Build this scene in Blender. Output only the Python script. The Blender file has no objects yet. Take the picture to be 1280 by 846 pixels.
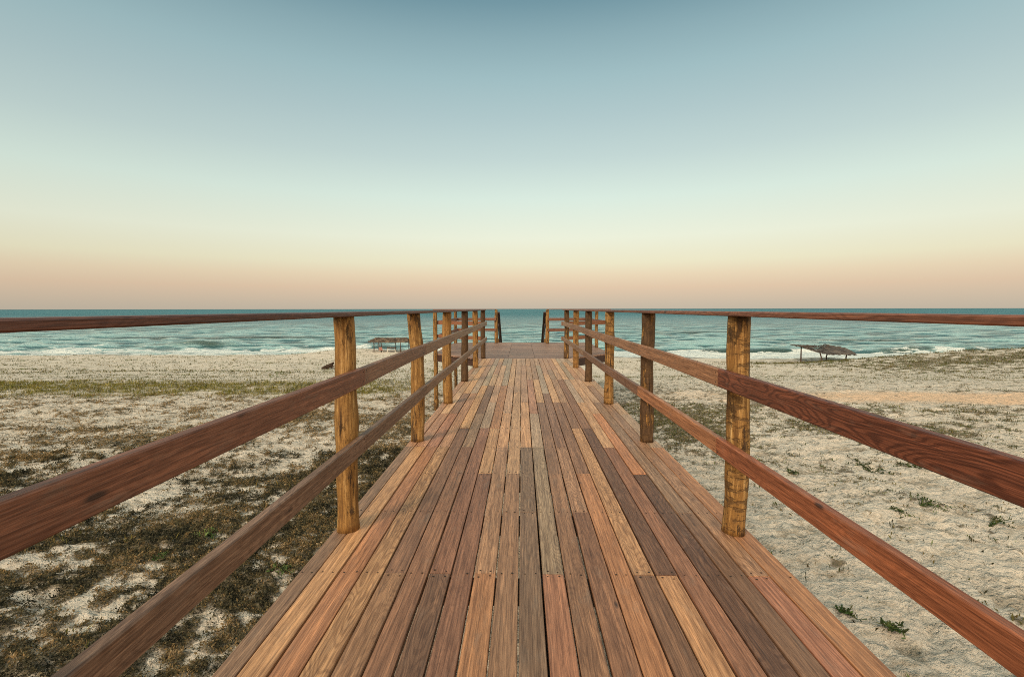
import bpy, math, random
import numpy as np
from mathutils import Vector, Matrix, Euler

R = math.radians
rnd = random.Random(7)
nrs = np.random.RandomState(11)
scene = bpy.context.scene
col = scene.collection

# ------------------------------------------------------------------ camera
EYE = 1.15
cam_d = bpy.data.cameras.new('camera')
cam_d.sensor_width = 36.0
cam_d.lens = 602.0 / 1280.0 * 36.0
cam_d.clip_start = 0.02
cam_d.clip_end = 60000
cam = bpy.data.objects.new('camera', cam_d)
col.objects.link(cam)
cam.matrix_world = (Matrix.Translation((0, 0, EYE)) @ Matrix.Rotation(R(1.14), 4, 'Z')
                    @ Matrix.Rotation(R(90 - 3.52), 4, 'X') @ Matrix.Rotation(R(-0.08), 4, 'Z'))
scene.camera = cam

# ------------------------------------------------------------------ sky
SUN_EL, SUN_AZ = 33.0, 218.0      # azimuth clockwise from +Y (north); behind and left of the camera
world = bpy.data.worlds.new("World")
scene.world = world
world.use_nodes = True
nt = world.node_tree
for n in list(nt.nodes):
    nt.nodes.remove(n)


def srgb(r, g, b):
    f = lambda c: (c / 255 / 12.92) if c / 255 <= 0.04045 else ((c / 255 + 0.055) / 1.055) ** 2.4
    return (f(r), f(g), f(b), 1.0)


class NT:
    """tiny helper for node graphs"""
    def __init__(s, tree):
        s.t = tree

    def n(s, typ, ins=None, **kw):
        nd = s.t.nodes.new(typ)
        for k, v in kw.items():
            setattr(nd, k, v)
        if ins:
            for k, v in ins.items():
                if hasattr(v, 'is_output') or isinstance(v, bpy.types.NodeSocket):
                    s.t.links.new(v, nd.inputs[k])
                else:
                    nd.inputs[k].default_value = v
        return nd

    def math(s, op, a, b=None, clamp=False):
        nd = s.t.nodes.new('ShaderNodeMath')
        nd.operation = op
        nd.use_clamp = clamp
        for i, v in enumerate((a, b)):
            if v is None:
                continue
            if isinstance(v, bpy.types.NodeSocket):
                s.t.links.new(v, nd.inputs[i])
            else:
                nd.inputs[i].default_value = v
        return nd.outputs[0]

    def ramp(s, fac, stops, interp='LINEAR'):
        nd = s.t.nodes.new('ShaderNodeValToRGB')
        cr = nd.color_ramp
        cr.interpolation = interp
        while len(cr.elements) > 1:
            cr.elements.remove(cr.elements[-1])
        cr.elements[0].position = stops[0][0]
        c = stops[0][1]
        cr.elements[0].color = c if not isinstance(c, (int, float)) else (c, c, c, 1)
        for p, c in stops[1:]:
            e = cr.elements.new(p)
            e.color = c if not isinstance(c, (int, float)) else (c, c, c, 1)
        s.t.links.new(fac, nd.inputs[0])
        return nd.outputs[0]

    def mix(s, fac, a, b, mode='MIX'):
        nd = s.t.nodes.new('ShaderNodeMix')
        nd.data_type = 'RGBA'
        nd.blend_type = mode
        nd.clamp_factor = True
        for sock, v in ((nd.inputs[0], fac), (nd.inputs[6], a), (nd.inputs[7], b)):
            if isinstance(v, bpy.types.NodeSocket):
                s.t.links.new(v, sock)
            else:
                sock.default_value = v
        return nd.outputs[2]

    def noise(s, vec, scale, detail=3, rough=0.55, dist=0.0):
        nd = s.n('ShaderNodeTexNoise', {'Vector': vec, 'Scale': scale, 'Detail': detail, 'Roughness': rough, 'Distortion': dist})
        return nd.outputs['Fac']

    def vscale(s, vec, sc, loc=(0, 0, 0)):
        nd = s.n('ShaderNodeMapping', {'Vector': vec, 'Scale': sc, 'Location': loc})
        return nd.outputs[0]

    def link(s, a, b):
        s.t.links.new(a, b)


w = NT(nt)
tc = w.n('ShaderNodeTexCoord')
sep = w.n('ShaderNodeSeparateXYZ', {0: tc.outputs['Generated']})
el = w.math('DIVIDE', w.math('ARCSINE', sep.outputs['Z']), R(90))      # 0 at the horizon, 1 overhead
D = lambda deg: max(0.0, deg / 90.0)
grad = w.ramp(el, [
    (0.0, srgb(196, 184, 165)), (D(.75), srgb(205, 189, 167)), (D(2.45), srgb(226, 200, 171)), (D(3.9), srgb(235, 216, 184)), (D(5.3), srgb(238, 232, 200)),
    (D(8.1), srgb(237, 241, 219)), (D(12.5), srgb(219, 236, 224)), (D(16.8), srgb(196, 216, 213)),
    (D(20.9), srgb(178, 202, 204)), (D(24.7), srgb(161, 191, 196)), (D(28.3), srgb(141, 173, 181)), (D(31.4), srgb(116, 152, 164)),
    (D(36), srgb(95, 135, 152)), (D(50), srgb(110, 145, 160)), (1.0, srgb(140, 165, 175))])
side = w.ramp(w.math('ADD', w.math('MULTIPLY', sep.outputs['X'], .5), .5), [(0.0, .74), (.125, .82), (.5, 1.0), (.86, .90), (1.0, .86)], 'B_SPLINE')
grad = w.mix(1.0, grad, side, 'MULTIPLY')
# the part of the sky behind the camera, where the sun has gone down: brighter and warmer
back = w.ramp(w.math('MULTIPLY', sep.outputs['Y'], -1.0), [(0.0, 0.0), (0.35, 0.25), (1.0, 1.0)], 'EASE')
glow = w.ramp(el, [(0.0, (3.0, 2.1, 1.3, 1)), (0.25, (3.0, 2.5, 1.9, 1)), (0.6, (2.0, 1.9, 1.8, 1)), (1.0, (0.9, 1.0, 1.05, 1))])
grad2 = w.mix(back, grad, glow)
over = w.ramp(el, [(0.40, (1, 1, 1, 1)), (0.62, (2.6, 2.3, 1.9, 1)), (1.0, (2.8, 2.45, 2.0, 1))])
grad3 = w.mix(1.0, grad2, over, 'MULTIPLY')
bg1 = w.n('ShaderNodeBackground', {'Color': grad3, 'Strength': 1.06})
sky = w.n('ShaderNodeTexSky', sky_type='NISHITA')
sky.sun_disc = False
sky.sun_elevation = R(SUN_EL)
sky.sun_rotation = R(SUN_AZ)
bg2 = w.n('ShaderNodeBackground', {'Color': sky.outputs[0], 'Strength': 0.05})
mixs = w.n('ShaderNodeMixShader', {0: 0.02, 1: bg1.outputs[0], 2: bg2.outputs[0]})
wo = w.n('ShaderNodeOutputWorld', {'Surface': mixs.outputs[0]})

# ------------------------------------------------------------------ sun (low, very soft: the light after sunset)
sun_d = bpy.data.lights.new('sun', 'SUN')
sun_d.energy = 2.5
sun_d.angle = R(16)
sun_d.color = (1.0, 0.84, 0.64)
sun = bpy.data.objects.new('sun', sun_d)
col.objects.link(sun)
az = R(SUN_AZ)
sdir = Vector((math.sin(az) * math.cos(R(SUN_EL)), math.cos(az) * math.cos(R(SUN_EL)), math.sin(R(SUN_EL))))
sun.rotation_euler = sdir.to_track_quat('Z', 'Y').to_euler()
sun.location = (-6, -8, 8)

scene.view_settings.view_transform = 'Standard'
scene.view_settings.look = 'None'
scene.view_settings.exposure = 0.0
scene.view_settings.gamma = 1.0
scene.view_settings.use_curve_mapping = False
scene.render.engine = 'CYCLES'
scene.cycles.use_denoising = False
scene.cycles.filter_width = 1.0
scene.cycles.max_bounces = 6
scene.cycles.diffuse_bounces = 3

# ------------------------------------------------------------------ numpy noise
_perm = np.random.RandomState(3).permutation(4096)
_gx = np.cos(np.arange(4096) * 2.399963)
_gy = np.sin(np.arange(4096) * 2.399963)


def pnoise(x, y, seed=0):
    x = np.asarray(x, float) + seed * 17.31
    y = np.asarray(y, float) - seed * 9.73
    xi = np.floor(x).astype(np.int64)
    yi = np.floor(y).astype(np.int64)
    xf = x - xi
    yf = y - yi
    u = xf * xf * xf * (xf * (xf * 6 - 15) + 10)
    v = yf * yf * yf * (yf * (yf * 6 - 15) + 10)

    def g(ix, iy, dx, dy):
        h = _perm[(_perm[ix & 4095] + iy) & 4095]
        return _gx[h] * dx + _gy[h] * dy
    a = g(xi, yi, xf, yf)
    b = g(xi + 1, yi, xf - 1, yf)
    c = g(xi, yi + 1, xf, yf - 1)
    d = g(xi + 1, yi + 1, xf - 1, yf - 1)
    return (a + (b - a) * u + ((c + (d - c) * u) - (a + (b - a) * u)) * v) * 1.5


def fbm(x, y, octv=4, seed=0, rough=0.5):
    s = 0
    a = 1.0
    t = 0
    for i in range(octv):
        s = s + a * pnoise(x * 2 ** i, y * 2 ** i, seed + i)
        t += a
        a *= rough
    return s / t


def sst(a, b, x):
    t = np.clip((x - a) / (b - a), 0, 1)
    return t * t * (3 - 2 * t)


# ------------------------------------------------------------------ terrain shape
SEA = -8.85
_py = np.array([-400, -30, 0, 4, 8, 12, 16, 20, 25, 32, 40, 50, 60, 70, 80, 90, 102, 112, 130, 260])
_pz = np.array([-2.5, -1.2, -1.3, -1.38, -1.46, -1.46, -1.44, -1.85, -2.55, -3.4, -4.3, -5.25, -6.0, -6.75, -7.45, -8.05, -8.85, -9.5, -10.6, -16])


def height(x, y, fine=True):
    x = np.asarray(x, float)
    y = np.asarray(y, float)
    wob = 3.0 * fbm(x * 0.02, y * 0.0 + 3.3, 3, 5)
    yy = y + sst(0, 50, x) * 7.0 * sst(50, 90, y) + wob * sst(25, 70, y)
    z = 0
    for o, wt in ((-3, .2), (-1, .3), (1, .3), (3, .2)):
        z = z + wt * np.interp(yy + o, _py, _pz)
    g = lambda cx, cy, sx, sy, a: a * np.exp(-((x - cx) / sx) ** 2 - ((y - cy) / sy) ** 2)
    z = z + g(-28, 89, 17, 9, 1.55) + g(-75, 92, 30, 8, .35)
    z = z + g(80, 56, 26, 13, 3.4) + g(50, 60, 11, 8, .9) + g(52, 83, 8, 5, .75) + g(19, 62, 10, 7, .5)
    z = z + g(9.5, 44, 2.2, 2.0, .45)
    beach = sst(-10.5, -8.6, z)
    z = z + beach * (0.35 * fbm(x * .07, y * .1, 3, 20) * sst(18, 45, y) + 0.12 * fbm(x * .3, y * .35, 3, 30))
    if fine:
        side = sst(-2, 2, x)
        hollow = fbm(x * 1.9, y * 2.6, 3, 40)
        z = z + beach * (0.035 * hollow) - beach * side * .05 * sst(.15, .5, fbm(x * 3.1, y * 3.6, 2, 44)) * (1 - sst(20, 40, y))
        rip = 1 - np.abs(pnoise(x * 4.2 + 1.6 * pnoise(x, y, 51) + y * 1.2, y * 7.5 + x * 2.6, 50)) * 2
        near = 1 - sst(18, 40, np.hypot(x, y))
        z = z + beach * near * (0.030 + .014 * side) * rip
        rip2 = 1 - np.abs(pnoise(x * 13.0, y * 17.0, 60)) * 2
        z = z + beach * near * 0.014 * rip2
    return z


def veg(x, y):
    """share of the ground covered by plants: (low brown cover, yellow-green grass)"""
    n1 = fbm(x * .75, y * .95, 3, 70, .6)
    n2 = fbm(x * 1.7, y * 2.1, 3, 80, .6)
    n3 = fbm(x * 4.5, y * 5.5, 3, 85, .65)
    n4 = fbm(x * 11, y * 13, 2, 87, .6)
    nn = n1 * .40 + n2 * .42 + n3 * .62 + n4 * .55
    left = sst(-.6, -1.6, x)
    dense = sst(1.4, -1.4, y - (5.4 + np.maximum(0, x + 4.4) * 2.4))
    g = lambda cx, cy, sx, sy: np.exp(-((x - cx) / sx) ** 2 - ((y - cy) / sy) ** 2)
    bare = .35 * g(-3.6, 3.7, .8, .28) + .3 * g(-4.9, 4.6, 1.0, .35) + .35 * g(-1.7, 3.9, .5, .25) + .3 * g(-3.4, 6.3, .9, .5)
    c = left * dense * sst(-.20, .30, nn * 1.35 + .22 - bare)
    mid = left * (1 - dense) * sst(17, 12.5, y)
    pat = .40 * g(-8.0, 9.2, 1.9, .8) + .45 * g(-4.9, 11.4, 1.2, 1.1) + .25 * g(-2.6, 10.2, 1.2, 2.2) + .25 * g(-9.5, 7, 2.0, .7)
    c = c + mid * .9 * sst(.04, .44, nn * 1.15 + pat)
    far = sst(14, 19, y)
    c = c + left * far * .6 * sst(.02, .34, nn * .9 + .0)
    band = left * sst(13.4, 15.2, y + n1 * 1.5 + n2) * sst(19.6, 16.6, y + n1 * 2 + n2) * sst(-2.5, -5, x)
    gr = band * .9 * sst(-.26, .16, nn + .08) + left * sst(12, 10, y) * dense * .12 * sst(.1, .3, n1)
    right = sst(.9, 1.4, x)
    c2 = right * .85 * sst(.16, .44, nn * .85 + .40 * g(3.4, 10.2, 1.3, 1.9) + .22 * g(4, 14, 3, 3) + .14 * sst(8.5, 11, y) * sst(14, 11.5, y) * sst(1, 5, x)
                     + .04 * sst(5, 12, y) - .10 * sst(7, 4, y))
    dune = sst(34, 44, y) * sst(27, 40, x)
    c2 = c2 + right * dune * sst(.0, .35, n1 * .7 + n2 * .5 + .30 * g(47, 52, 9, 3) + .35 * g(58, 40, 8, 3.0) + .1)
    c2 = c2 + 1.2 * right * g(21.5, 15.9, 6.5, .30) * sst(-.2, .2, n2)
    path = g(17, 14.2, 10.5, 1.15) + g(30, 14.4, 8, 1.3)
    c2 = c2 * (1 - sst(.25, .7, path) * .95)
    gr2 = right * .5 * sst(.25, .5, n2) * sst(9.5, 10.5, y) * sst(13.5, 12, y)
    shore = sst(-8.4, -7.6, height(x, y, False))
    return np.clip(c + c2, 0, 1) * shore, np.clip(gr + gr2, 0, 1) * shore, np.clip(path, 0, 1)


def mound(x, y, c):
    n = 1 - sst(14, 22, y)
    m = np.clip(.25 + 1.3 * fbm(x * 5.5, y * 5.5, 3, 600, .6), 0, 1)
    return n * c * .055 * m * sst(-.5, -1.5, x)


def new_mesh(name, V, F, mat, parent=None, smooth=False, attrs=None, mats=None, midx=None, quads=True):
    """V (n,3) array, F (m,k) array"""
    me = bpy.data.meshes.new(name)
    V = np.asarray(V, np.float32)
    F = np.asarray(F, np.int32)
    k = F.shape[1]
    me.vertices.add(len(V))
    me.vertices.foreach_set('co', V.ravel())
    me.loops.add(F.size)
    me.loops.foreach_set('vertex_index', F.ravel())
    me.polygons.add(len(F))
    me.polygons.foreach_set('loop_start', np.arange(len(F), dtype=np.int32) * k)
    me.polygons.foreach_set('loop_total', np.full(len(F), k, np.int32))
    if midx is not None:
        me.polygons.foreach_set('material_index', np.asarray(midx, np.int32))
    me.polygons.foreach_set('use_smooth', np.full(len(F), smooth, bool))
    me.update(calc_edges=True)
    for m in (mats or [mat]):
        me.materials.append(m)
    for an, (ty, data) in (attrs or {}).items():
        a = me.attributes.new(an, ty, 'POINT')
        data = np.asarray(data, np.float32)
        a.data.foreach_set({'FLOAT': 'value', 'FLOAT_VECTOR': 'vector', 'FLOAT_COLOR': 'color'}[ty], data.ravel())
    o = bpy.data.objects.new(name, me)
    col.objects.link(o)
    if parent:
        o.parent = parent
    return o


def tag(o, label=None, cat=None, group=None, kind=None):
    if label: o['label'] = label
    if cat: o['category'] = cat
    if group: o['group'] = group
    if kind: o['kind'] = kind
    return o


def thing(name, loc, label, cat, group=None):
    o = bpy.data.objects.new(name, None)
    o.empty_display_size = .2
    o.location = loc
    col.objects.link(o)
    return tag(o, label, cat, group)


def material(name):
    m = bpy.data.materials.new(name)
    m.use_nodes = True
    for n in list(m.node_tree.nodes):
        m.node_tree.nodes.remove(n)
    return m, NT(m.node_tree)


def finish(g, color, rough=.7, bump=None, bstr=.3, bdist=.01, spec=.3, extra=None):
    ins = {'Base Color': color, 'Roughness': rough, 'Specular IOR Level': spec}
    if bump is not None:
        b = g.n('ShaderNodeBump', {'Height': bump, 'Strength': bstr, 'Distance': bdist})
        ins['Normal'] = b.outputs[0]
    if extra:
        ins.update(extra)
    p = g.n('ShaderNodeBsdfPrincipled', ins)
    g.n('ShaderNodeOutputMaterial', {'Surface': p.outputs[0]})
    return p


# ------------------------------------------------------------------ materials
def mat_sand():
    m, g = material('sand')
    geo = g.n('ShaderNodeNewGeometry')
    P = geo.outputs['Position']
    va = g.n('ShaderNodeAttribute', attribute_name='veg').outputs['Fac']
    gr = g.n('ShaderNodeAttribute', attribute_name='grass').outputs['Fac']
    pa = g.n('ShaderNodeAttribute', attribute_name='path').outputs['Fac']
    wet = g.n('ShaderNodeAttribute', attribute_name='wet').outputs['Fac']
    hol = g.n('ShaderNodeAttribute', attribute_name='hollow').outputs['Fac']
    base = g.mix(g.ramp(g.noise(P, 1.1, 5, .6), [(.35, 0.0), (.7, 1.0)]), (.60, .535, .435, 1), (.525, .455, .36, 1))
    grain = g.noise(P, 160, 3, .7)
    base = g.mix(.35, base, g.ramp(grain, [(.3, .25), (.55, .5), (.75, .85)]), 'OVERLAY')
    # fine blown litter lying in the hollows
    lit = g.noise(g.vscale(P, (9, 15, 9)), 1.0, 6, .68)
    litm = g.ramp(g.math('ADD', lit, g.math('MULTIPLY', hol, .30)), [(.60, 0.0), (.74, .8)])
    base = g.mix(g.math('MULTIPLY', litm, .62), base, (.19, .14, .08, 1))
    brk0 = g.noise(g.vscale(P, (1.5, 3, 2)), 1.0, 5, .65)
    mot = g.noise(g.vscale(P, (15, 21, 15), (3, 1, 0)), 1.0, 5, .7)
    base = g.mix(g.math('MULTIPLY', g.ramp(mot, [(.52, 0.0), (.66, 1.0)]), .42), base, (.24, .19, .115, 1))
    base = g.mix(g.math('MULTIPLY', g.ramp(mot, [(.34, 1.0), (.46, 0.0)]), .40), base, (.66, .57, .43, 1))
    mo2 = g.noise(g.vscale(P, (2.6, 4.2, 3), (3, 1, 0)), 1.0, 6, .75)
    base = g.mix(g.math('MULTIPLY', g.ramp(mo2, [(.52, 0.0), (.64, 1.0)]), .42), base, (.24, .185, .11, 1))
    speck = g.noise(P, 26, 4, .75)
    base = g.mix(g.ramp(speck, [(.66, 0.0), (.72, .7)]), base, (.12, .085, .05, 1))
    base = g.mix(g.math('MULTIPLY', g.ramp(g.math('ADD', pa, g.math('MULTIPLY', brk0, .5)), [(.4, 0.0), (.85, 1.0)]), .8), base, (.63, .42, .26, 1))
    # soil and dead stalks under the plants
    brk = g.noise(P, 11.0, 6, .75)
    vm = g.math('MULTIPLY', g.ramp(g.math('ADD', g.math('MULTIPLY', va, .55), g.math('MULTIPLY', brk, 1.0)), [(.66, 0.0), (.92, 1.0)]), .85)
    vcol = g.mix(g.ramp(g.noise(P, 18, 5, .7), [(.4, 0.0), (.62, 1.0)]), (.085, .068, .042, 1), (.23, .175, .095, 1))
    base = g.mix(vm, base, vcol)
    gm = g.math('MULTIPLY', g.ramp(g.math('ADD', g.math('MULTIPLY', gr, .6), g.math('MULTIPLY', brk, .6)), [(.5, 0.0), (.85, 1.0)]), .8)
    base = g.mix(gm, base, (.20, .17, .06, 1))
    base = g.mix(wet, base, (.22, .175, .125, 1))
    b1 = g.math('ADD', g.math('MULTIPLY', g.noise(g.vscale(P, (8, 11, 8)), 1.0, 5, .62), .9), g.math('MULTIPLY', g.noise(P, 40, 4, .65), .22))
    b1 = g.math('ADD', b1, g.math('MULTIPLY', g.math('MULTIPLY', vm, brk), .5))
    rg = g.math('SUBTRACT', .92, g.math('MULTIPLY', wet, .55))
    finish(g, base, rg, b1, 1.0, .13, .25)
    return m


def wood(name, sat=1.0, ringy=1.0, rough=.62, spec=.35):
    """boards: gc = (along, across, depth) in metres, tint = the board's own colour, fig = strength of the figure"""
    m, g = material(name)
    gc = g.n('ShaderNodeAttribute', attribute_name='gc').outputs['Vector']
    tint = g.n('ShaderNodeAttribute', attribute_name='tint').outputs['Color']
    fig = g.n('ShaderNodeAttribute', attribute_name='fig').outputs['Fac']
    wv = g.n('ShaderNodeTexNoise', {'Vector': g.vscale(gc, (1.3, 5, 5)), 'Scale': 1.0, 'Detail': 2.0}).outputs['Color']
    warp = g.n('ShaderNodeVectorMath', {0: wv, 1: (.5, .5, .5)}, operation='SUBTRACT').outputs[0]
    sc = g.n('ShaderNodeVectorMath', {0: warp, 1: (.0, .016, .016)}, operation='MULTIPLY').outputs[0]
    q = g.n('ShaderNodeVectorMath', {0: gc, 1: sc}, operation='ADD').outputs[0]
    streak = g.noise(g.vscale(q, (1.6, 75, 75)), 1.0, 5, .6)
    fine = g.noise(g.vscale(gc, (6, 420, 420)), 1.0, 3, .6)
    pores = g.noise(g.vscale(gc, (10, 330, 330), (3, 1, 2)), 1.0, 2, .5)
    rn = g.noise(g.vscale(q, (1.5, 8, 8), (2, 5, 8)), 1.0, 2, .45)
    ring = g.math('ADD', g.math('MULTIPLY', g.math('SINE', g.math('ADD', g.math('MULTIPLY', rn, 170.0), g.math('MULTIPLY', streak, 3.0))), .5), .5)
    broad = g.noise(g.vscale(gc, (1.1, 4.5, 4.5)), 1.0, 4, .6)
    blot = g.noise(g.vscale(gc, (5, 16, 16), (9, 2, 4)), 1.0, 5, .65)
    c = g.mix(g.math('MULTIPLY', g.ramp(streak, [(.34, 1.0), (.60, 0.0)]), .62), tint, g.mix(1.0, tint, (.40, .33, .28, 1), 'MULTIPLY'))
    c = g.mix(g.math('MULTIPLY', g.ramp(streak, [(.55, 0.0), (.74, 1.0)]), .40), c, g.mix(1.0, tint, (1.75, 1.6, 1.4, 1), 'MULTIPLY'))
    c = g.mix(g.math('MULTIPLY', g.math('MULTIPLY', g.ramp(ring, [(.12, 1.0), (.60, 0.0)]), fig), .68 * ringy), c, g.mix(1.0, tint, (.28, .21, .17, 1), 'MULTIPLY'))
    c = g.mix(g.math('MULTIPLY', g.ramp(fine, [(.38, 1.0), (.55, 0.0)]), .50), c, g.mix(1.0, c, (.5, .45, .42, 1), 'MULTIPLY'))
    c = g.mix(g.math('MULTIPLY', g.ramp(pores, [(.62, 0.0), (.72, 1.0)]), .40), c, g.mix(1.0, c, (1.9, 1.8, 1.65, 1), 'MULTIPLY'))
    c = g.mix(g.math('MULTIPLY', g.ramp(broad, [(.44, 0.0), (.66, 1.0)]), .40), c, g.mix(1.0, c, (.62, .58, .55, 1), 'MULTIPLY'))
    c = g.mix(g.math('MULTIPLY', g.ramp(blot, [(.57, 0.0), (.72, 1.0)]), .35), c, (.20, .15, .115, 1))
    fk = g.noise(g.vscale(gc, (9, 210, 210), (7, 7, 1)), 1.0, 3, .6)
    c = g.mix(g.math('MULTIPLY', g.ramp(fk, [(.40, 1.0), (.50, 0.0)]), .55), c, g.mix(1.0, c, (.42, .36, .32, 1), 'MULTIPLY'))
    c = g.mix(g.math('MULTIPLY', g.ramp(fk, [(.54, 0.0), (.66, 1.0)]), .35), c, g.mix(1.0, c, (1.6, 1.55, 1.5, 1), 'MULTIPLY'))
    # small knots
    vor = g.n('ShaderNodeTexVoronoi', {'Vector': g.vscale(gc, (2.2, 7, 7), (4, 4, 4)), 'Scale': 1.0, 'Randomness': 1.0})
    kn = g.ramp(vor.outputs['Distance'], [(.035, 1.0), (.075, 0.0)])
    c = g.mix(g.math('MULTIPLY', kn, .85), c, (.025, .014, .01, 1))
    bump = g.math('ADD', g.math('MULTIPLY', streak, .6), g.math('ADD', g.math('MULTIPLY', fine, .3), g.math('MULTIPLY', fk, .6)))
    rg = g.math('ADD', rough - .12, g.math('MULTIPLY', blot, .28))
    finish(g, c, rg, bump, .6, .0035, spec)
    return m


def mat_post():
    m, g = material('log')
    gc = g.n('ShaderNodeAttribute', attribute_name='gc').outputs['Vector']
    bark = g.n('ShaderNodeAttribute', attribute_name='bark', attribute_type='OBJECT').outputs['Fac']
    scar = g.n('ShaderNodeAttribute', attribute_name='scar', attribute_type='OBJECT').outputs['Fac']
    st = g.noise(g.vscale(gc, (3.5, 60, 60)), 1.0, 5, .62)
    fine = g.noise(g.vscale(gc, (22, 190, 190)), 1.0, 4, .65)
    c = g.ramp(st, [(.30, (.095, .046, .014, 1)), (.46, (.21, .110, .030, 1)), (.57, (.32, .18, .058, 1)), (.72, (.50, .33, .14, 1))])
    c = g.mix(g.math('MULTIPLY', g.ramp(g.noise(g.vscale(gc, (1.8, 7, 7)), 1.0, 3, .6), [(.4, 0.0), (.7, 1.0)]), .5), c, (.28, .125, .030, 1))
    c = g.mix(g.math('MULTIPLY', g.ramp(fine, [(.38, 1.0), (.55, 0.0)]), .6), c, (.09, .042, .014, 1))
    pt_ = g.noise(g.vscale(gc, (14, 26, 26), (3, 3, 3)), 1.0, 5, .7)
    c = g.mix(g.math('MULTIPLY', g.ramp(pt_, [(.52, 0.0), (.66, 1.0)]), .6), c, (.10, .048, .016, 1))
    # bark left on the log
    bn = g.noise(g.vscale(gc, (5, 17, 17), (5, 1, 0)), 1.0, 6, .68)
    bm = g.ramp(g.math('ADD', bn, g.math('MULTIPLY', bark, .36)), [(.63, 0.0), (.69, 1.0)])
    bc = g.ramp(g.noise(g.vscale(gc, (12, 60, 60)), 1.0, 5, .7), [(.35, (.022, .013, .008, 1)), (.58, (.065, .036, .018, 1)), (.75, (.16, .10, .055, 1))])
    c = g.mix(g.math('MULTIPLY', bm, .9), c, bc)
    # cross scars of the drawknife
    sn = g.noise(g.vscale(gc, (26, 8, 8), (1, 7, 3)), 1.0, 4, .7)
    sm = g.math('MULTIPLY', g.ramp(sn, [(.52, 0.0), (.58, 1.0)]), scar)
    c = g.mix(g.math('MULTIPLY', sm, .85), c, (.085, .045, .016, 1))
    # hairline cracks
    ck = g.noise(g.vscale(gc, (1.8, 45, 45), (2, 8, 3)), 1.0, 2, .4)
    c = g.mix(g.ramp(ck, [(.675, 0.0), (.69, .9)]), c, (.03, .016, .008, 1))
    bump = g.math('ADD', g.math('MULTIPLY', st, .5), g.math('ADD', g.math('MULTIPLY', bm, .7), g.math('MULTIPLY', sm, -.4)))
    finish(g, c, .72, bump, .9, .010, .22)
    return m


def mat_plain(name, color, rough=.8, nscale=20, amt=.35):
    m, g = material(name)
    P = g.n('ShaderNodeNewGeometry').outputs['Position']
    n = g.noise(P, nscale, 5, .65)
    c = g.mix(g.math('MULTIPLY', n, amt * 2), color, (color[0] * .35, color[1] * .33, color[2] * .3, 1))
    finish(g, c, rough, n, .5, .02, .2)
    return m


def mat_veg(name, rough=.75):
    m, g = material(name)
    c = g.n('ShaderNodeAttribute', attribute_name='tint').outputs['Color']
    d = g.n('ShaderNodeBsdfDiffuse', {'Color': c, 'Roughness': .5})
    t = g.n('ShaderNodeBsdfTranslucent', {'Color': c})
    mx = g.n('ShaderNodeMixShader', {0: .25, 1: d.outputs[0], 2: t.outputs[0]})
    g.n('ShaderNodeOutputMaterial', {'Surface': mx.outputs[0]})
    return m


def mat_water():
    m, g = material('sea_water')
    P = g.n('ShaderNodeNewGeometry').outputs['Position']
    sp = g.n('ShaderNodeSeparateXYZ', {0: P})
    foam = g.n('ShaderNodeAttribute', attribute_name='foam').outputs['Fac']
    shal = g.n('ShaderNodeAttribute', attribute_name='shallow').outputs['Fac']
    face = g.n('ShaderNodeAttribute', attribute_name='face').outputs['Fac']
    big = g.noise(g.vscale(P, (.006, .02, .01)), 1.0, 4, .6)
    body = g.mix(g.ramp(big, [(.35, 0.0), (.65, 1.0)]), (.040, .145, .168, 1), (.062, .195, .215, 1))
    body = g.mix(shal, body, (.19, .36, .35, 1))
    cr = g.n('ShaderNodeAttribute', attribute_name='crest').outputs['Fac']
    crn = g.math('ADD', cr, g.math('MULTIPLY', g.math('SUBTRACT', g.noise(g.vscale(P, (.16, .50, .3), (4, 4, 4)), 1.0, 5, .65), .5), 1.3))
    body = g.mix(g.math('MULTIPLY', g.ramp(crn, [(.33, 1.0), (.54, 0.0)]), .9), body, g.mix(1.0, body, (.22, .32, .34, 1), 'MULTIPLY'))  # dark troughs, pale crests: contrast of wave reflections painted into the body colour
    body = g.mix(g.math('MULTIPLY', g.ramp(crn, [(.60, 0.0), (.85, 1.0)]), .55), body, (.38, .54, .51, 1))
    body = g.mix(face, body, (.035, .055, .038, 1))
    chop = g.noise(g.vscale(P, (.30, .62, .4)), 1.0, 6, .62)
    chop2 = g.noise(g.vscale(P, (1.1, 1.9, 1.4)), 1.0, 5, .65)
    far = g.noise(g.vscale(P, (.06, .13, .1)), 1.0, 6, .7)
    fn = g.noise(g.vscale(P, (.30, 1.1, .8)), 1.0, 7, .76)
    fm = g.ramp(g.math('ADD', foam, g.math('MULTIPLY', fn, 1.3)), [(.98, 0.0), (1.22, 1.0)])
    c = g.mix(fm, body, (.62, .66, .61, 1))
    h = g.math('ADD', g.math('MULTIPLY', chop, 1.0), g.math('ADD', g.math('MULTIPLY', chop2, .30), g.math('MULTIPLY', far, 1.4)))
    b = g.n('ShaderNodeBump', {'Height': h, 'Strength': 1.0, 'Distance': 1.9})
    dist = g.n('ShaderNodeMapRange', {0: sp.outputs['Y'], 1: 120.0, 2: 900.0, 3: .10, 4: .55}).outputs[0]
    rg = g.math('ADD', dist, g.math('MULTIPLY', fm, .4))
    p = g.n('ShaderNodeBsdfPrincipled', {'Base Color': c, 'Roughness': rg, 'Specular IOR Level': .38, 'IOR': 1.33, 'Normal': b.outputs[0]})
    g.n('ShaderNodeOutputMaterial', {'Surface': p.outputs[0]})
    return m


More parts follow.
